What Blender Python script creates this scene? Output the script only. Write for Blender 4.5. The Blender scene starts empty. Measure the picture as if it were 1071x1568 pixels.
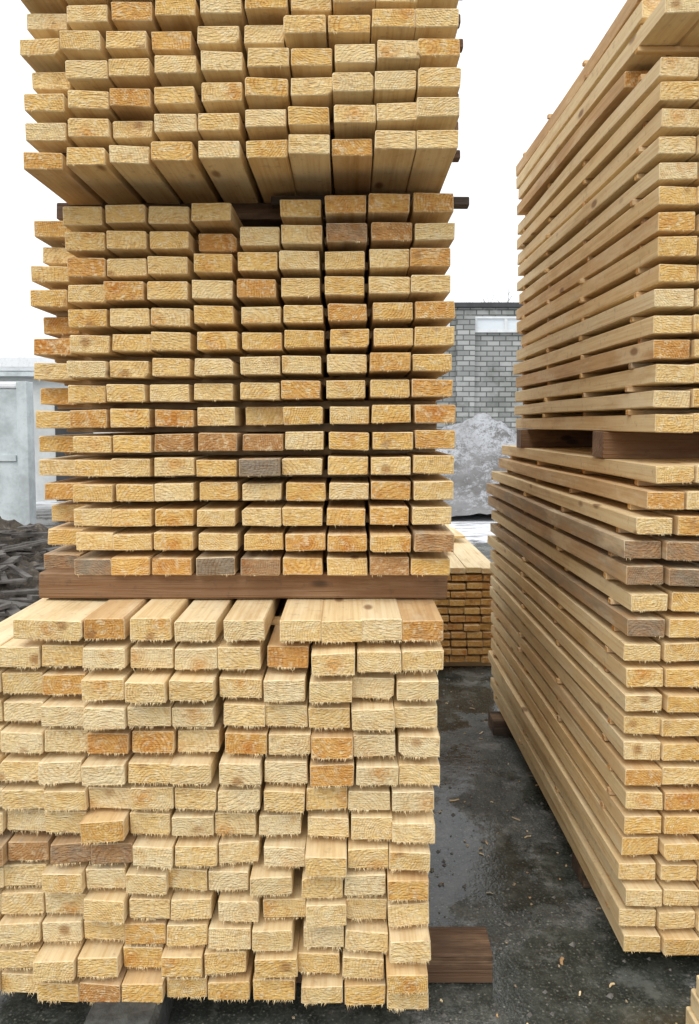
import bpy, math, random
from mathutils import Vector, noise
random.seed(7)
C = 1.46            # camera height above the yard
scene = bpy.context.scene
R = random.random
def U(a, b): return a + (b - a) * R()

# ------------------------------------------------------------------ node helpers
class NT:
    def __init__(s, name):
        s.m = bpy.data.materials.new(name); s.m.use_nodes = True
        s.t = s.m.node_tree; s.n = s.t.nodes; s.l = s.t.links
        s.b = s.n['Principled BSDF']
    def add(s, typ, **kw):
        n = s.n.new(typ)
        for k, v in kw.items(): setattr(n, k, v)
        return n
    def put(s, sock, v):
        if hasattr(v, 'is_output') or isinstance(v, bpy.types.NodeSocket): s.l.new(v, sock)
        else:
            if isinstance(v, tuple) and len(v) == 3 and sock.type == 'RGBA': v = v + (1,)
            sock.default_value = v
    def math(s, op, a, b=0.0, c=0.0, clamp=False):
        n = s.add('ShaderNodeMath', operation=op, use_clamp=clamp)
        s.put(n.inputs[0], a); s.put(n.inputs[1], b); s.put(n.inputs[2], c)
        return n.outputs[0]
    def vm(s, op, a, b=(0, 0, 0), out=0):
        n = s.add('ShaderNodeVectorMath', operation=op)
        s.put(n.inputs[0], a); s.put(n.inputs[1], b)
        return n.outputs[out]
    def noise(s, vec, scale, detail=3.0, rough=.5, dist=0.0, col=False):
        n = s.add('ShaderNodeTexNoise')
        s.l.new(vec, n.inputs['Vector']); n.inputs['Scale'].default_value = scale
        n.inputs['Detail'].default_value = detail; n.inputs['Roughness'].default_value = rough
        n.inputs['Distortion'].default_value = dist
        return n.outputs[1] if col else n.outputs[0]
    def mr(s, v, a, b, c=0.0, d=1.0, smooth=True):
        n = s.add('ShaderNodeMapRange'); n.interpolation_type = 'SMOOTHSTEP' if smooth else 'LINEAR'
        s.put(n.inputs[0], v)
        for i, q in zip((1, 2, 3, 4), (a, b, c, d)): n.inputs[i].default_value = q
        return n.outputs[0]
    def mix(s, f, a, b, mode='MIX'):
        n = s.add('ShaderNodeMix', data_type='RGBA', blend_type=mode)
        s.put(n.inputs[0], f); s.put(n.inputs[6], a); s.put(n.inputs[7], b)
        return n.outputs[2]
    def ramp(s, v, stops):
        n = s.add('ShaderNodeValToRGB'); cr = n.color_ramp
        while len(cr.elements) < len(stops): cr.elements.new(.5)
        for e, (p, c) in zip(cr.elements, stops):
            e.position = p; e.color = tuple(c) + (1,)
        s.put(n.inputs[0], v); return n.outputs[0]
    def bump(s, h, strength, dist):
        n = s.add('ShaderNodeBump'); s.put(n.inputs['Strength'], strength)
        n.inputs['Distance'].default_value = dist; s.l.new(h, n.inputs['Height'])
        s.l.new(n.outputs[0], s.b.inputs['Normal'])
    def attr(s, name):
        return s.add('ShaderNodeAttribute', attribute_name=name).outputs['Vector']
    def sep(s, v):
        n = s.add('ShaderNodeSeparateXYZ'); s.l.new(v, n.inputs[0]); return n.outputs
    def comb(s, x, y, z):
        n = s.add('ShaderNodeCombineXYZ')
        s.put(n.inputs[0], x); s.put(n.inputs[1], y); s.put(n.inputs[2], z); return n.outputs[0]
    def obj(s): return s.add('ShaderNodeTexCoord').outputs['Object']
    def color(s, c, rough=.7):
        s.put(s.b.inputs['Base Color'], c); s.put(s.b.inputs['Roughness'], rough)

TONES = [(0.0, (.88, .72, .43)), (.22, (.87, .645, .30)), (.5, (.83, .535, .175)), (.72, (.70, .365, .105)),
         (.84, (.50, .28, .12)), (.90, (.31, .25, .18)), (1.0, (.21, .18, .145))]

def wood_end():
    t = NT('wood_end_grain')
    lc = t.attr('lc'); rnd = t.attr('rnd'); pith = t.attr('pith')
    r = t.sep(rnd)
    off = t.vm('ADD', lc, t.vm('SCALE', rnd))
    off.node.inputs[1].links[0].from_node.inputs['Scale'].default_value = 9.0
    nA = t.noise(off, 24, 3, .6, col=True)          # large blotches, three independent channels
    a = t.sep(nA)
    nB = t.sep(t.noise(off, 75, 2, .7, col=True))   # fine blotches
    var = t.mr(r[0], .6, .88, .50, .12)
    fresh = t.mr(r[0], .80, .88, 1.0, .12)
    base = t.ramp(t.math('ADD', r[0], t.math('MULTIPLY', t.math('SUBTRACT', a[0], .5), var)), TONES)
    # growth rings
    wob = t.vm('MULTIPLY', t.vm('SUBTRACT', nA, (.5, .5, .5)), (.014, 0, .014))
    d = t.vm('ADD', t.vm('MULTIPLY', t.vm('SUBTRACT', lc, pith), (1, 0, 1)), wob)
    ln = t.add('ShaderNodeVectorMath', operation='LENGTH'); t.l.new(d, ln.inputs[0]); L = ln.outputs['Value']
    freq = t.mr(r[2], 0, 1, 560, 1250, False)
    rings = t.mr(t.math('SINE', t.math('MULTIPLY', L, freq)), -.1, 1.0)
    amp = t.math('MULTIPLY', t.mr(a[2], .40, .66, .04, .62), t.mr(r[0], .05, .45, .62, 1.0))
    c = t.mix(t.math('MULTIPLY', rings, amp), base, t.mix(1.0, base, (.76, .50, .28), 'MULTIPLY'))
    # heartwood
    heart = t.mr(t.math('ADD', L, t.math('MULTIPLY', nB[0], .035)), .018, .054, 1.0, 0.0)
    heart = t.math('MULTIPLY', heart, t.mr(r[1], .35, .80, .0, .8))
    c = t.mix(heart, c, t.mix(1.0, c, (.83, .57, .33), 'MULTIPLY'))
    c = t.mix(t.mr(a[1], .50, .70, 0, .5), c, t.mix(1.0, c, (.81, .66, .44), 'MULTIPLY'))
    c = t.mix(t.math('MULTIPLY', t.mr(nB[1], .48, .70, 0, .55), fresh), c, (.93, .79, .51))
    # saw marks (slanted streaks across the cut)
    st = t.noise(t.vm('MULTIPLY', off, (55, 10, 380)), 1.0, 2, .6)
    c = t.mix(t.mr(st, .40, .70, .0, .38), c, t.mix(1.0, c, (.66, .49, .34), 'MULTIPLY'))
    v = t.add('ShaderNodeTexVoronoi'); v.inputs['Scale'].default_value = 17
    t.l.new(off, v.inputs['Vector'])
    kn = t.math('MULTIPLY', t.mr(v.outputs['Distance'], .10, .34, 1, 0), t.mr(t.sep(v.outputs['Color'])[0], .80, .86, 0, .75))
    c = t.mix(kn, c, (.38, .18, .06))
    c = t.mix(t.mr(nB[2], .60, .75, 0, .45), c, (.38, .22, .10))
    t.color(c, .8)
    t.b.inputs['Specular IOR Level'].default_value = .2
    h = t.math('ADD', t.math('MULTIPLY', st, 1.0), t.math('ADD', t.math('MULTIPLY', nB[0], 1.0), t.math('MULTIPLY', rings, .15)))
    t.bump(h, 1.0, .005)
    return t.m

def wood_side(name='wood_long_grain', stops=None, light=(.87, .74, .50)):
    t = NT(name)
    lc = t.attr('lc'); rnd = t.attr('rnd'); r = t.sep(rnd)
    off = t.vm('ADD', lc, t.vm('SCALE', rnd)); off.node.inputs[1].links[0].from_node.inputs['Scale'].default_value = 9.0
    w = t.sep(t.noise(t.vm('MULTIPLY', off, (14, 3.0, 14)), 1.0, 4, .65, col=True))
    base = t.ramp(t.math('ADD', r[0], t.math('MULTIPLY', t.math('SUBTRACT', w[2], .5), .5)), stops or
                  [(0.0, (.85, .71, .45)), (.25, (.83, .66, .38)), (.5, (.79, .58, .30)), (.72, (.66, .45, .23)),
                   (.86, (.52, .36, .20)), (.90, (.46, .36, .24)), (1.0, (.32, .26, .19))])
    g = t.noise(t.vm('MULTIPLY', off, (110, 2.2, 110)), 1.0, 3, .6, .6)
    c = t.mix(t.mr(g, .38, .68, 0, .5), base, t.mix(1.0, base, (.76, .60, .43), 'MULTIPLY'))
    c = t.mix(t.mr(w[0], .48, .70, 0, .55), c, t.mix(1.0, c, (.70, .60, .48), 'MULTIPLY'))
    c = t.mix(t.mr(w[1], .48, .68, 0, .5), c, light)
    v = t.add('ShaderNodeTexVoronoi'); v.inputs['Scale'].default_value = 1.0
    t.l.new(t.vm('MULTIPLY', off, (11, 4.5, 11)), v.inputs['Vector'])
    kn = t.math('MULTIPLY', t.mr(v.outputs['Distance'], .07, .17, 1, 0), t.mr(t.sep(v.outputs['Color'])[0], .66, .72, 0, .8))
    c = t.mix(kn, c, (.22, .10, .04) if stops is None else (.05, .03, .02))
    dirt = t.mr(t.noise(off, 45, 3, .7), .56, .74, 0, .4)
    c = t.mix(dirt, c, (.32, .24, .15) if stops is None else (.07, .052, .04))
    t.color(c, .72 if stops is None else .6); t.b.inputs['Specular IOR Level'].default_value = .3
    t.bump(g, .5 if stops is None else 1.0, .002 if stops is None else .006)
    return t.m
M_END = wood_end(); M_SIDE = wood_side()
M_BEAM = wood_side('wet_brown_timber', [(0.0, (.26, .145, .07)), (.5, (.18, .10, .055)), (.8, (.115, .07, .042)), (.9, (.095, .065, .045)), (1.0, (.06, .046, .036))],
                   (.34, .215, .12))

# ------------------------------------------------------------------ mesh accumulator
class Acc:
    def __init__(s):
        s.v = []; s.f = []; s.mi = []; s.lc = []; s.rn = []; s.pi = []
    def board(s, cx, cz, w, t, y0, y1, tone, axis='y', n=2, skew=0.0, bow=0.0, bowz=0.0, ch=.002, spl=0, endt=.03,
              wane=0.0, roll=0.0, fl=1.0):
        rn = (tone, R(), R()); ang = U(0, 6.283); rad = U(.0, .11)
        pith = (math.cos(ang) * rad * .8, 0, math.sin(ang) * rad)
        ws = [ch * U(.5, 1.6) for _ in range(4)]
        if R() < wane: ws[random.randrange(4)] = U(.006, .012)
        hw, ht = w / 2, t / 2
        a, b = U(-endt, endt), U(-endt, endt); ph = U(0, 6.28)
        rl = U(-.02, .02) if roll == 0 else roll
        jit = [(U(-.0011, .0011), U(-.0011, .0011)) for _ in range(8)]
        def ring(y, ins, k):
            q = [(-hw + ws[0], -ht), (hw - ws[1], -ht), (hw, -ht + ws[1]), (hw, ht - ws[2]), (hw - ws[2], ht),
                 (-hw + ws[3], ht), (-hw, ht - ws[3]), (-hw, -ht + ws[0])]
            f = (y - y0) / (y1 - y0)
            ox = skew * (y - y0) + bow * math.sin(math.pi * f) + .0015 * math.sin(ph + 7 * f)
            oz = bowz * math.sin(math.pi * f) + .001 * math.sin(ph * 2 + 9 * f)
            i0 = len(s.v)
            for (px, pz), (jx, jz) in zip(q, jit):
                px = px * (1 - ins / hw) + jx; pz = pz * (1 - ins / ht) + jz
                yy = y + (a * px + b * pz if k else 0)
                wx, wy, wz = cx + px + ox, yy, cz + pz + oz + rl * px
                if axis == 'y': s.v.append((wx, wy, wz))
                else: s.v.append((yy, cx + px + ox, wz))
                s.lc.append((px, y - y0, pz)); s.rn.append(rn); s.pi.append(pith)
            return i0
        ys = [y0 + .0018] + [y0 + .0018 + (y1 - y0 - .0036) * i / n for i in range(1, n + 1)]
        first = ring(y0, .0018, 1); prev = first
        flip = axis == 'x'
        for y in ys:
            cur = ring(y, 0, y < y0 + .01)
            for i in range(8):
                j = (i + 1) % 8
                fc = (prev + i, prev + j, cur + j, cur + i)
                s.f.append(fc[::-1] if flip else fc); s.mi.append(1)
            prev = cur
        cur = ring(y1, .0018, 1)
        for i in range(8):
            j = (i + 1) % 8
            fc = (prev + i, prev + j, cur + j, cur + i)
            s.f.append(fc[::-1] if flip else fc); s.mi.append(1)
        e0 = tuple(range(first + 7, first - 1, -1)); e1 = tuple(range(cur, cur + 8))
        s.f.append(e0[::-1] if flip else e0); s.mi.append(0)
        s.f.append(e1[::-1] if flip else e1); s.mi.append(0)
        # torn fibres left by the saw along the lower edge of the cut, in little tufts
        tuft = [U(-hw, hw) for _ in range(max(1, spl // 6))]
        for _ in range(spl):
            px = random.gauss(random.choice(tuft), .010)
            if abs(px) > hw - .003: continue
            l = fl * U(.001, .0045) * (1 if R() < .85 else 1.8); wd = U(.0003, .0009)
            lean = U(-.8, .8) * l; out = U(-.2, .9) * l
            i0 = len(s.v)
            yb = y0 + a * px - b * ht
            for dx, dy, dz in ((-wd, 0, .002), (wd, 0, .002), (lean, -out, -l)):
                s.v.append((cx + px + dx, yb - .0006 + dy, cz - ht + dz + rl * px)); s.lc.append((px + dx, 0, -ht)); s.rn.append((.02, rn[1], rn[2])); s.pi.append(pith)
            s.f.append((i0, i0 + 2, i0 + 1)); s.mi.append(0)
    def build(s, name, parent=None, mats=None):
        me = bpy.data.meshes.new(name); me.from_pydata([(x, y, z + C) for x, y, z in s.v], [], s.f)
        for nm, dat in (('lc', s.lc), ('rnd', s.rn), ('pith', s.pi)):
            at = me.attributes.new(nm, 'FLOAT_VECTOR', 'POINT')
            at.data.foreach_set('vector', [q for p in dat for q in p])
        for m in (mats or (M_END, M_SIDE)): me.materials.append(m)
        me.polygons.foreach_set('material_index', s.mi)
        o = bpy.data.objects.new(name, me); scene.collection.objects.link(o)
        if parent: o.parent = parent
        return o

def empty(name):
    o = bpy.data.objects.new(name, None); scene.collection.objects.link(o); o.empty_display_size = .2
    return o

def tone(dist):
    lo, hi, pdark, pgray = dist; q = R()
    if q < pgray: return U(.86, .92)
    if q < pgray + pdark: return U(.58, .74)
    return lo + (hi - lo) * (R() ** 1.1)

# ================================================================== LEFT STACK
left = empty('lumber_stack')
# upper pack ---------------------------------------------------------
acc = Acc(); stk = Acc(); stk2 = Acc()
xs = [-.742, -.640, -.539, -.438, -.333, -.229, -.134, -.040, .054, .144]
for r in range(12):                         # r=0 bottom row
    zb = .592 + r * .0632
    rowx = U(-.006, .006)
    for c, x in enumerate(xs):
        cx = x + .046 + rowx + U(-.003, .003)
        y0 = 1.650 - .11 * (cx) + U(-.008, .008) + (.03 * R() if c == 0 else 0)
        if R() < .12: y0 += U(.005, .03)
        t = U(.037, .041)
        acc.board(cx, zb + t / 2 + .012 * cx, U(.088, .093), t, y0, y0 + 1.95 + U(-.03, .03), tone((.12, .52, .10, .0)),
                  n=3, skew=U(-.006, .006), spl=3, wane=.06, endt=.05)
    for yy in (1.82, 2.3, 2.9, 3.45):
        stk2.board(yy + U(-.02, .02), zb + .0520, .028, .021, -.69 + U(-.02, .02), .25 + U(.0, .03), U(.1, .9), axis='x', n=2)
acc.build('upper_pack', left)
# bearers between upper and middle
for yy in (2.05, 3.2):
    stk2.board(yy, .568, .08, .044, -.78, .275 if yy > 3 else .25, .8, axis='x', n=2)
stk2.board(1.93, .5665, .03, .022, -.2, .305, .97, axis='x', n=2)
# middle pack ----------------------------------------------------------
acc = Acc()
xs = [-.812, -.697, -.594, -.488, -.379, -.267, -.163, -.056, .050, .152]
gray = {(14, 0): .88, (14, 1): .89, (14, 2): .6, (14, 3): .68, (14, 4): .91, (14, 5): .86, (14, 8): .83, (14, 6): .55, (14, 9): .5,
        (10, 5): .91, (9, 4): .81, (9, 3): .81, (9, 5): .82, (1, 7): .86, (1, 8): .80, (0, 7): .68, (1, 4): .70, (7, 0): .6,
        (7, 6): .66, (8, 9): .72, (5, 0): .72, (4, 0): .68, (12, 7): .6, (4, 9): .64, (13, 9): .85, (13, 6): .64, (13, 7): .64, (11, 6): .55, (5, 7): .55, (4, 7): .68, (6, 8): .64, (7, 9): .68,
        (3, 2): .64, (9, 9): .64, (11, 8): .62, (12, 8): .6}
for r in range(15):                         # r=0 top row
    zt = .544 - r * .062
    rowx = U(-.006, .006)
    for c, x in enumerate(xs):
        cx = x + .049 + rowx + U(-.003, .003)
        if r >= 11 and c == 0: cx += .012
        y0 = 1.80 - .075 * cx + U(-.008, .008)
        if c == 0: y0 += U(.04, .12)
        if (r, c) in ((1, 4), (8, 5), (0, 5)): y0 += .06
        if R() < .15: y0 -= U(.008, .028)
        t = U(.0405, .0455)
        if r == 0 and c == 5: continue
        acc.board(cx, zt - .048 + t / 2 + .014 * (cx + .05), U(.0935, .0985), t, y0, y0 + 1.9 + U(-.03, .03),
                  gray.get((r, c), tone((.15, .53, .07, .0))), n=3, skew=U(-.006, .006), spl=5, wane=.06, endt=.05)
    if r < 14:
        for yy in (2.02, 2.5, 3.0, 3.55):
            stk.board(yy + U(-.02, .02), zt - .0575, .028, .023, -.78 + U(-.02, .02), .245 + (.02 if R() < .2 else -.01), U(.7, .86), axis='x', n=2, roll=.0001)
acc.build('middle_pack', left)
# heavy bearer under the middle pack
brr = Acc()
brr.board(1.93, -.411, .15, .066, -.79, .247, .2, axis='x', n=8, ch=.004)
brr.board(3.2, -.411, .12, .066, -.79, .235, .3, axis='x', n=6)
# lower pack -----------------------------------------------------------
acc = Acc()
toprow = [-.88, -.775, -.612, -.507, -.402, -.288, -.160, -.0655, .026, .121]
for r in range(14):
    zt = -.446 - r * .0668
    right = .215 - .0028 * r + U(-.008, .008)
    x = right
    ncol = 11
    gaps = [U(0, .008) for _ in range(ncol)]
    if r: gaps[random.choice((2, 3, 4))] += U(.008, .024)
    for c in range(ncol):
        w = U(.093, .100)
        x -= w; xx = x; x -= gaps[c]
        if r == 0:
            if c > 8: continue
            xx = (toprow[1:][::-1])[c]; w = .0945
            if c == 8: w = .16
        cx = xx + w / 2
        y0 = 1.662 - .035 * cx + U(-.018, .014)
        if R() < .22: y0 -= U(.01, .035)
        if r == 0: y0 = 1.662 - .02 * cx + U(-.008, .008)
        t = U(.0455, .052)
        tn = tone((.0, .30, .05, .0))
        if r == 8 and c >= 7: tn = U(.82, .87)
        if r >= 12: tn = min(.78, tn + .2)
        acc.board(cx, zt - .052 + t / 2 + (.003 * R()), w, t, y0, y0 + 1.95 + U(-.03, .03), tn, n=3, skew=U(-.014, .014), spl=42, wane=.05,
                  endt=.08, fl=1.35, roll=U(-.03, .03))
    if r < 13:
        for yy in (1.88, 2.4, 3.0, 3.5):
            stk.board(yy + U(-.02, .02), zt - .0595, .03, .014, -.85 + U(-.02, .02), right + U(-.02, .012), U(.5, .85), axis='x', n=2)
acc.build('lower_pack', left)
stk.build('stickers', left)
stk2.build('upper_stickers', left, (M_BEAM, M_BEAM))
brr.board(1.90, -1.418, .11, .078, -.86, .375, .75, axis='x', n=8, ch=.004)
brr.board(3.3, -1.415, .13, .084, -.86, .30, .84, axis='x', n=5)
brr.build('bearers', left, (M_BEAM, M_BEAM))

# ================================================================== RIGHT STACK
rs = empty('lumber_stack')
acc = Acc(); stk = Acc(); brr = Acc()
for r in range(19):                          # upper pack, r=0 bottom
    zb = -.022 + r * .0636
    if r > 14: zb += .008
    ov = [0, .006][r > 14]; rx = U(-.005, .005)
    sk = U(-.003, .003) - (.010 if r > 14 else 0)
    for c in range(9):
        cx = .776 + .049 + c * .1015 + rx + U(-.002, .003) - ov
        y0 = 1.90 - .05 * (cx - .8) + U(-.008, .008)
        if r == 16: y0 = 1.86 + U(-.01, .01)
        if r == 15: y0 = 2.12 + U(-.02, .02)
        if r == 17: y0 = 1.98 + .08 * R()
        if r == 18: y0 = 1.95 + .1 * R()
        t = U(.043, .048)
        acc.board(cx, zb + t / 2 + .012 * (cx - .8), U(.095, .099), t, y0, 3.48 + U(-.05, .04) - (.06 if r > 14 else 0), tone((.05, .5, .10, .0)), n=8,
                  skew=sk + U(-.002, .002), bow=U(-.006, .006), bowz=U(-.002, .002), spl=2, wane=.08, endt=.05)
    for yy in (2.05, 2.5, 2.95, 3.36):
        stk.board(yy + U(-.03, .03), zb + .0553, .022, .0155, .776 - ov - U(-.012, .008), 1.66, U(.5, .88), axis='x', n=3)
acc.build('upper_pack', rs)
brr.board(2.28, -.0630, .10, .080, .765, 1.68, .2, axis='x', n=5)
brr.board(3.30, -.0630, .10, .080, .755, 1.68, .5, axis='x', n=5)
acc = Acc()
fx = {0: .775, 1: .745, 2: .722, 3: .702, 4: .706, 5: .722, 6: .712}
for r in range(20):                          # lower pack, r=0 top
    zt = -.105 - r * .0648
    if 5 > r: zt += .004
    lx = fx.get(r, .702 + .0006 * r) + U(-.005, .005)
    sk = U(-.003, .003) - (.004 if r < 5 else 0)
    for c in range(10):
        cx = lx + .048 + c * .1005 + U(-.002, .003)
        y0 = 1.86 - .07 * (cx - .75) + U(-.010, .010)
        t = U(.043, .048)
        tn = tone((.10, .54, .12, .0))
        if r in (3, 4) and c < 3: tn = U(.85, .90)
        if r == 6 and c < 1: tn = .88
        acc.board(cx, zt - .048 + t / 2, U(.093, .098), t, y0, 3.70 + U(-.05, .04), tn, n=8,
                  skew=sk + U(-.002, .002), bow=U(-.007, .005), bowz=U(-.002, .002), spl=8, wane=.08, endt=.05)
    if r < 19:
        for yy in (2.0, 2.5, 3.0, 3.55):
            stk.board(yy + U(-.03, .03), zt - .0565, .022, .0160, lx - U(-.012, .006), 1.66, U(.5, .88), axis='x', n=3)
acc.build('lower_pack', rs)
stk.build('stickers', rs)
for yy, x0 in ((2.3, .735), (3.45, .675)):
    brr.board(yy, -1.424, .12, .068, x0, 1.72, .95, axis='x', n=5)
brr.build('bearers', rs, (M_BEAM, M_BEAM))

# planks at the lower right corner
acc = Acc(); pp = empty('plank_pile')
for k in range(3):
    for c in range(4):
        acc.board(.862 + c * .104 + .006 * k, -1.43 + k * .052, .098, .048, 1.1, 1.71 - .02 * k + U(-.01, .01), U(0, .25), n=3, spl=2)
acc.build('planks', pp)

# far pack ---------------------------------------------------------------
fs = empty('lumber_stack'); acc = Acc(); stk = Acc()
for r in range(12):
    zt = -.832 - r * .0485
    rx = U(-.01, .01)
    for c in range(13):
        cx = -.30 + c * .0935 + rx + U(-.003, .003)
        acc.board(cx, zt - .020, .089, .033, 4.28 + U(-.015, .015), 5.95 + U(-.2, .2), tone((.5, .74, .3, .0)) if r else tone((0, .5, .2, 0)), n=2,
                  skew=U(-.01, .01), wane=.05)
    if r < 11:
        for yy in (4.46, 5.1, 5.7):
            stk.board(yy, zt - .0437, .03, .012, -.34, .87 + U(-.01, .02), .8, axis='x', n=1)
for yy in (4.42, 5.6): stk.board(yy, -1.432, .09, .05, -.36, .9, .85, axis='x', n=1)
for k in range(9):
    acc.board(U(.35, .80), -.832 + .010 + .0035 * k, .09, .018, 4.45 + U(0, .8), 5.6 + U(0, .4), U(.0, .72), n=2, skew=U(-.1, .1))
acc.build('pack', fs); stk.build('stickers_and_bearers', fs)

# ================================================================== simple mesh helper
def mesh(name, verts, faces, mat, parent=None, smooth=False):
    me = bpy.data.meshes.new(name); me.from_pydata(verts, [], faces); me.materials.append(mat)
    if smooth: me.polygons.foreach_set('use_smooth', [True] * len(me.polygons))
    o = bpy.data.objects.new(name, me); scene.collection.objects.link(o)
    if parent: o.parent = parent
    return o
def box(name, x0, x1, y0, y1, z0, z1, mat, parent=None, bev=0.0):
    v = [(x, y, z) for z in (z0, z1) for x, y in ((x0, y0), (x1, y0), (x1, y1), (x0, y1))]
    f = [(3, 2, 1, 0), (4, 5, 6, 7), (0, 1, 5, 4), (1, 2, 6, 5), (2, 3, 7, 6), (3, 0, 4, 7)]
    o = mesh(name, v, f, mat, parent)
    if bev:
        m = o.modifiers.new('b', 'BEVEL'); m.width = bev; m.segments = 2
    return o

# ------------------------------------------------------------------ ground
t = NT('wet_asphalt')
o = t.obj(); xyz = t.sep(o)
n1 = t.noise(o, 2.3, 6, .66); n2 = t.noise(o, 9, 5, .78); n3 = t.noise(o, 120, 3, .6)
c = t.ramp(n2, [(.32, (.030, .033, .030)), (.5, (.072, .078, .069)), (.70, (.165, .168, .15))])
c = t.mix(t.mr(n3, .50, .70, 0, .7), c, (.23, .23, .20))
v = t.add('ShaderNodeTexVoronoi'); v.inputs['Scale'].default_value = 75; t.l.new(o, v.inputs['Vector'])
sp = t.math('MULTIPLY', t.mr(v.outputs['Distance'], .12, .30, 1, 0), t.mr(t.sep(v.outputs['Color'])[1], .66, .74, 0, .85))
c = t.mix(sp, c, (.36, .35, .30))
c = t.mix(t.mr(t.noise(o, 3.4, 7, .8), .51, .62, 0, .65), c, (.29, .29, .27))
c = t.mix(t.mr(t.noise(o, 4.3, 6, .8), .54, .66, 0, .6), c, (.075, .062, .045))
wet = t.mr(n1, .42, .51)
c = t.mix(t.math('MULTIPLY', wet, .65), c, t.mix(1.0, c, (.36, .40, .37), 'MULTIPLY'))
# trampled snow farther into the yard
edge = t.math('ADD', xyz[1], t.math('MULTIPLY', t.math('SUBTRACT', t.noise(o, .9, 5, .65), .5), 6.0))
snow = t.mr(edge, 8.3, 9.2)
dirty = t.mr(t.noise(t.vm('MULTIPLY', o, (.6, 1.6, 1)), 2.2, 6, .75), .48, .60, 0, .8)
snowc = t.mix(dirty, (.74, .76, .79), (.20, .19, .18))
leftm = t.mr(xyz[0], -2.0, -.8, 0, 1)
snow = t.math('MULTIPLY', snow, t.math('MAXIMUM', leftm, t.mr(xyz[1], 11, 14)))
c = t.mix(snow, c, snowc)
mud = t.math('MULTIPLY', t.mr(xyz[0], -1.6, -1.2, 1, 0), t.math('SUBTRACT', 1.0, snow))
c = t.mix(mud, c, t.ramp(t.noise(o, 6, 6, .7), [(.35, (.022, .018, .014)), (.6, (.07, .056, .042)), (.75, (.24, .22, .19))]))
rough = t.math('ADD', t.mr(wet, 0, 1, .50, .06, False), t.math('MULTIPLY', snow, .6), clamp=True)
t.color(c, rough)
t.bump(t.math('ADD', t.math('MULTIPLY', n2, 1.5), t.math('ADD', t.math('MULTIPLY', n3, .35), t.math('MULTIPLY', n1, 2.0))), t.mr(wet, 0, 1, .85, .14, False), .012)
M_GR = t.m
mesh('ground', [(-150, -60, 0), (150, -60, 0), (150, 260, 0), (-150, 260, 0)], [(0, 1, 2, 3)], M_GR)

# ------------------------------------------------------------------ snow heap
t = NT('dirty_snow'); o = t.obj(); z = t.sep(o)[2]
dn = t.noise(o, 2.2, 8, .85)
f = t.mr(t.math('SUBTRACT', dn, t.math('MULTIPLY', z, .07)), .38, .50)
c = t.mix(t.math('MULTIPLY', f, .85), (.60, .62, .65), (.15, .14, .13))
c = t.mix(t.mr(t.noise(o, 15, 7, .85), .51, .58, 0, .75), c, (.17, .16, .15))
c = t.mix(t.mr(t.noise(o, 1.3, 4, .6), .45, .65, 0, .45), c, (.40, .40, .41))
t.color(c, .85); t.bump(t.noise(o, 12, 8, .85), .9, .08); M_SN = t.m
def heap(name, x0, x1, y0, y1, nx, ny, fn, mat):
    vs = []; fs_ = []
    for j in range(ny + 1):
        for i in range(nx + 1):
            x = x0 + (x1 - x0) * i / nx; y = y0 + (y1 - y0) * j / ny
            vs.append((x, y, fn(x, y) - .04))
    for j in range(ny):
        for i in range(nx):
            a = j * (nx + 1) + i; fs_.append((a, a + 1, a + nx + 2, a + nx + 1))
    mesh(name, vs, fs_, mat, smooth=True)
def snow_h(x, y):
    e = 1.24 * math.exp(-((x - 2.25) / 1.2) ** 2) + .5 * math.exp(-((x - .3) / 1.6) ** 2) + .66 * math.exp(-((x - 4.2) / 1.6) ** 2)
    yy = (y - 13.6) / 1.65
    h = e * math.exp(-yy * yy * .9)
    h *= 1 + .18 * noise.noise(Vector((x * 1.1, y * 1.1, 0)))
    return (h + h * .05 * noise.noise(Vector((x * 3.5, y * 3.5, 3))) + min(h, .4) * .16 * noise.noise(Vector((x * 7, y * 7, 8))) + min(h, .4) * .08 * noise.noise(Vector((x * 17, y * 17, 8)))) * 1.05
heap('snow_heap', -2.2, 5.8, 11.0, 17.0, 160, 100, snow_h, M_SN)
t = NT('dirt'); o = t.obj()
c = t.ramp(t.noise(o, 9, 6, .75), [(.35, (.03, .024, .018)), (.55, (.10, .08, .058)), (.72, (.26, .23, .19))])
t.color(c, .85); t.bump(t.noise(o, 22, 5, .75), .9, .04); M_DIRT = t.m
def dirt_h(x, y):
    e = .42 * math.exp(-((x + 4.4) / 1.3) ** 2 - ((y - 8.3) / .9) ** 2) + .2 * math.exp(-((x + 3.2) / .9) ** 2 - ((y - 6.6) / .8) ** 2)
    return e * (1 + .5 * noise.noise(Vector((x * 2.5, y * 2.5, 1)))) + min(e, .12) * .6 * noise.noise(Vector((x * 9, y * 9, 4))) + min(e, .1) * .3 * noise.noise(Vector((x * 25, y * 25, 4)))
heap('dirt_heap', -7.2, -1.9, 4.6, 10.2, 120, 120, dirt_h, M_DIRT)

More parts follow.
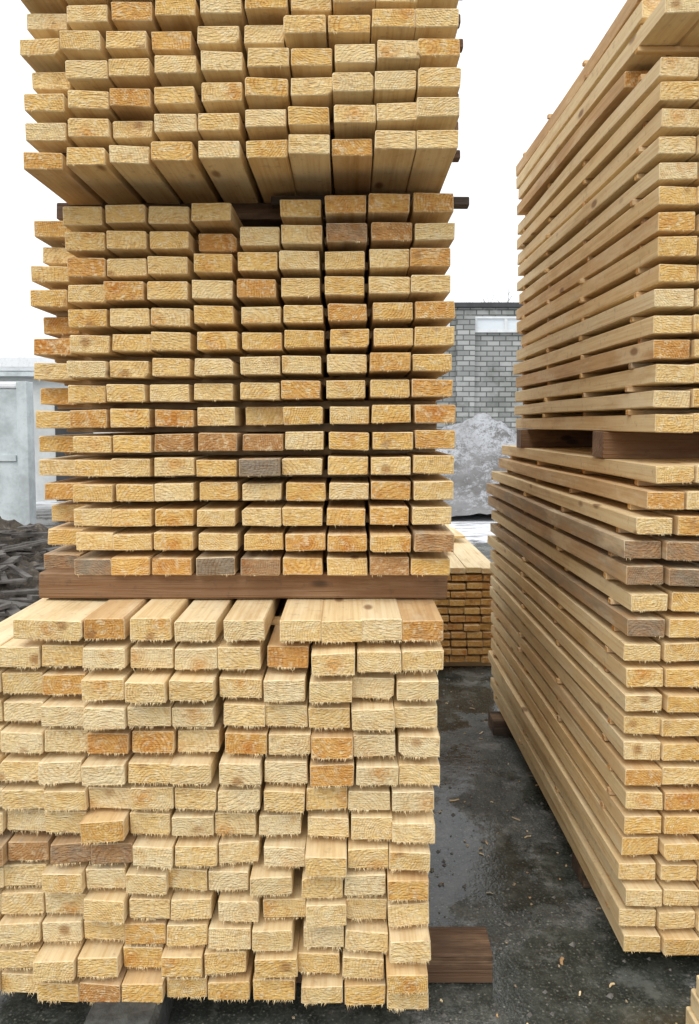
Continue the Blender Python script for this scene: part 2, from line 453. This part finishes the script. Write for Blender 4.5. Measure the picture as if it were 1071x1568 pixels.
# ------------------------------------------------------------------ brick building
t = NT('grey_brick'); o = t.obj(); s_ = t.sep(o)
bt = t.add('ShaderNodeTexBrick'); t.l.new(t.comb(t.math('ADD', s_[0], s_[1]), s_[2], 0.0), bt.inputs['Vector'])
bt.inputs['Scale'].default_value = 1.0; bt.inputs['Brick Width'].default_value = .42; bt.inputs['Row Height'].default_value = .17
bt.inputs['Mortar Size'].default_value = .020; bt.inputs['Color1'].default_value = (.38, .39, .375, 1)
bt.inputs['Color2'].default_value = (.22, .23, .22, 1); bt.inputs['Mortar'].default_value = (.10, .105, .10, 1)
c = t.mix(t.mr(t.noise(o, .6, 5, .7), .42, .60, 0, .7), bt.outputs[0], t.mix(1.0, bt.outputs[0], (.52, .53, .50), 'MULTIPLY'))
c = t.mix(t.mr(t.noise(o, 3, 5, .7), .56, .70, 0, .35), c, (.42, .43, .42))
t.color(c, .9); t.bump(bt.outputs[1], -.5, .02); M_BR = t.m
def plain(name, col, rough=.7, var=.35, sc=3.0, bump=.0):
    t = NT(name); o = t.obj(); n = t.noise(o, sc, 6, .7)
    c = t.mix(t.mr(n, .35, .68), col, tuple(q * (1 - var) for q in col))
    c = t.mix(t.mr(t.noise(o, sc * 9, 4, .7), .5, .75, 0, .4), c, tuple(q * .6 for q in col))
    t.color(c, rough)
    if bump: t.bump(n, .6, bump)
    return t.m
M_CONC = plain('weathered_concrete', (.62, .68, .69), .85, .35, 2.0, .01)
M_LBR = plain('pale_render', (.64, .66, .65), .9, .2, 1.5)
M_ROOF = plain('dark_roofing', (.05, .052, .055), .7)
M_WHITE = plain('white_window_frame', (.72, .74, .74), .5, .2)
M_SNOWC = plain('fresh_snow', (.84, .86, .88), .8, .06, 2, .03)
M_STONE = plain('dark_concrete', (.085, .09, .085), .8, .6, 22, .02)
t = NT('window_glass'); t.color((.62, .67, .70), .12); M_GL = t.m  # pale base colour paints the reflected white sky into the panes

bd = empty('brick_building')
D = 25.0
box('walls', -1.0, 22, D, D + 10, 0, 5.35, M_BR, bd)
box('parapet', -1.15, 22.15, D - .16, D + 10.1, 5.352, 5.50, M_ROOF, bd)
for x in (-.9, 3.55, 9.5, 15.0):
    box('pilaster', x, x + .62, D - .22, D - .002, 0, 5.05, M_BR, bd)
box('lintel_band', -1.0, 22, D - .05, D - .003, 5.06, 5.34, M_BR, bd)
for x0, L in ((4.2, 5.1), (10.3, 4.6), (-.1, 3.4)):
    n = 5
    box('window_glass', x0, x0 + L, D - .02, D - .004, 4.62, 4.98, M_GL, bd)
    for i in range(n + 1):
        xx = x0 + L * i / n; box('mullion', xx - .05, xx + .05, D - .07, D - .022, 4.62, 4.98, M_WHITE, bd)
    box('window_head', x0 - .05, x0 + L + .05, D - .08, D - .022, 4.982, 5.05, M_WHITE, bd)
    box('window_sill', x0 - .05, x0 + L + .05, D - .12, D - .022, 4.52, 4.618, M_WHITE, bd)
# bare tree behind the roof
def tube(vs, fs, a, b, ra, rb):
    d = (b - a).normalized(); u = d.orthogonal().normalized(); w = d.cross(u); i0 = len(vs)
    for p, r in ((a, ra), (b, rb)):
        for k in range(5):
            th = k * 1.2566; vs.append(tuple(p + (u * math.cos(th) + w * math.sin(th)) * r))
    for k in range(5): fs.append((i0 + k, i0 + (k + 1) % 5, i0 + 5 + (k + 1) % 5, i0 + 5 + k))
M_BARK = plain('bark', (.09, .075, .06), .9, .4, 8)
def tree(x, y, h, seed):
    random.seed(seed); vs = []; fs = []
    def grow(p, d, l, r, lv):
        q = p + d * l; tube(vs, fs, p, q, r, r * .65)
        if lv == 0: return
        for k in range(3 if lv > 1 else 4):
            nd = (d + Vector((U(-.7, .7), U(-.7, .7), U(-.1, .5)))).normalized()
            grow(p + d * l * U(.6, 1), nd, l * U(.55, .8), r * .55, lv - 1)
    grow(Vector((x, y, 0)), Vector((0, 0, 1)), h * .4, .11, 5)
    mesh('bare_tree', vs, fs, M_BARK)
tree(7.9, 37.5, 8.0, 3)
random.seed(99)

# ------------------------------------------------------------------ left background: concrete fence and shed
fc = empty('concrete_fence')
for i in range(4):
    x1 = -4.60 - i * 1.9
    box('panel', x1 - 1.74, x1, 10.3, 10.42, .05, 1.95, M_CONC, fc, .015)
    box('panel_rib', x1 - 1.70, x1 - .04, 10.27, 10.298, .95, 1.03, M_CONC, fc)
    box('post', x1 + .002, x1 + .15, 10.24, 10.46, 0, 2.05, M_CONC, fc, .01)
    box('snow_cap', x1 - 1.74, x1 - .002, 10.28, 10.44, 1.952, 2.05, M_SNOWC, fc, .03)
sh = empty('white_brick_shed')
box('walls', -9, -4.5, 14, 18, 0, 2.35, M_LBR, sh)
box('roof_slab', -9.2, -4.3, 13.8, 18.2, 2.352, 2.43, M_CONC, sh)
box('roof_snow', -9.15, -4.35, 13.85, 18.1, 2.432, 2.80, M_SNOWC, sh, .1)
box('door', -5.55, -4.85, 13.96, 13.998, 0, 1.9, M_ROOF, sh)
box('window', -6.8, -6.0, 13.96, 13.998, 1.0, 1.8, M_GL, sh)

# ------------------------------------------------------------------ stone block in front of the left stack
NXb = 14
bm_v = []; bm_f = []
prof = [(-.0825, .002), (-.0825, .086), (-.074, .098), (0, .102), (.072, .099), (.0825, .084), (.0825, .002)]
for j in range(NXb + 1):
    y = 1.42 + .38 * j / NXb
    for (px, pz) in prof:
        e = .004 * noise.noise(Vector((px * 40, y * 30, pz * 40)))
        bm_v.append((-.5275 + px + e, y, pz + (e * 1.2 if pz > .01 else 0)))
for j in range(NXb):
    for k in range(6):
        a = j * 7 + k; bm_f.append((a, a + 7, a + 8, a + 1))
bm_f.append((0, 1, 2, 3, 4, 5, 6)); bm_f.append(tuple(NXb * 7 + k for k in (6, 5, 4, 3, 2, 1, 0)))
mesh('concrete_block', bm_v, bm_f, M_STONE)

# ------------------------------------------------------------------ wood scraps on the left and chips on the ground
acc = Acc()
def scrap(px, py, pz, l, w, th, tn, yaw, pit):
    i0 = len(acc.v); acc.board(0, 0, w, th, 0, l, tn, n=2, endt=.3)
    cy, sy, cp, sp_ = math.cos(yaw), math.sin(yaw), math.cos(pit), math.sin(pit)
    for i in range(i0, len(acc.v)):
        x, y, zz = acc.v[i]; y, zz = y * cp - zz * sp_, y * sp_ + zz * cp
        x, y = x * cy - y * sy, x * sy + y * cy
        acc.v[i] = (x + px, y + py, zz + pz)
for _ in range(210):
    y = U(4.3, 8.2); x = -y * .49 + U(-1.3, 1.0)
    hh = max(0, dirt_h(x, y) - .03) if x < -1.9 and y > 4.6 else 0
    scrap(x, y, -C + .02 + hh + R() * .06, U(.08, .7), U(.02, .1), U(.012, .035), random.choice((.86, .93, .99, .99)), U(0, 6.28), U(-.15, .25))
M_OLD = plain('rotten_wood', (.15, .135, .12), .85, .6, 9)
acc.build('wood_scrap_pile', None, (M_OLD, M_OLD))
acc = Acc()
for _ in range(650):
    y = U(1.5, 8.5); x = U(-.15, 1.15) if y < 4 else U(-.5, 2.2)
    s = .35 + R() ** 4
    scrap(x, y, -C + .003, U(.006, .03) * s, U(.003, .007) * s, U(.002, .004), random.choice((.0, .3, .6, .9, .9, .99)), U(0, 6.28), 0)
acc.build('wood_chips')
vs = []; fs_ = []
for _ in range(1600):
    y = U(1.5, 7.5); x = U(.1, 1.3) if y < 4 else U(-.3, 2); r = .002 + .009 * R() ** 3
    i0 = len(vs)
    for dx, dy, dz in ((1, 0, 0), (0, 1, 0), (-1, 0, 0), (0, -1, 0), (0, 0, .8), (.6, .6, .4)):
        vs.append((x + dx * r * U(.7, 1.2), y + dy * r * U(.7, 1.2), .0008 + dz * r))
    for a, b in ((0, 5), (5, 1), (1, 2), (2, 3), (3, 0)): fs_.append((i0 + a, i0 + b, i0 + 4))
mesh('gravel', vs, fs_, plain('gravel_stone', (.20, .19, .17), .7, .5, 40))

# ------------------------------------------------------------------ light
w = bpy.data.worlds.new('World'); scene.world = w; w.use_nodes = True
wn = w.node_tree.nodes; wl = w.node_tree.links; bg = wn['Background']
sky = wn.new('ShaderNodeTexSky'); sky.sky_type = 'NISHITA'; sky.sun_disc = False
EL, AZ = math.radians(50), math.radians(205)
sky.sun_elevation = EL; sky.sun_rotation = AZ; sky.dust_density = 4
mx = wn.new('ShaderNodeMix'); mx.data_type = 'RGBA'; mx.inputs[0].default_value = .88
wl.new(sky.outputs[0], mx.inputs[6]); mx.inputs[7].default_value = (14.2, 14.4, 14.7, 1)
wl.new(mx.outputs[2], bg.inputs[0]); bg.inputs[1].default_value = .1
sd = bpy.data.lights.new('sun', 'SUN'); sd.energy = 1.4; sd.angle = math.radians(35); sd.color = (1, .98, .95)
so = bpy.data.objects.new('sun', sd); scene.collection.objects.link(so)
dirv = Vector((math.sin(AZ) * math.cos(EL), math.cos(AZ) * math.cos(EL), math.sin(EL)))
so.rotation_euler = dirv.to_track_quat('Z', 'Y').to_euler()

# ------------------------------------------------------------------ camera
cd = bpy.data.cameras.new('camera'); cam = bpy.data.objects.new('camera', cd); scene.collection.objects.link(cam)
cd.sensor_width = 36; cd.lens = 26.0; cd.shift_y = -.0415; cd.clip_end = 1000; cd.clip_start = .05
cam.location = (0, 0, C); cam.rotation_euler = (math.radians(90 - 3.5), 0, 0)
scene.camera = cam
scene.view_settings.view_transform = 'Standard'; scene.view_settings.look = 'None'; scene.view_settings.exposure = 0
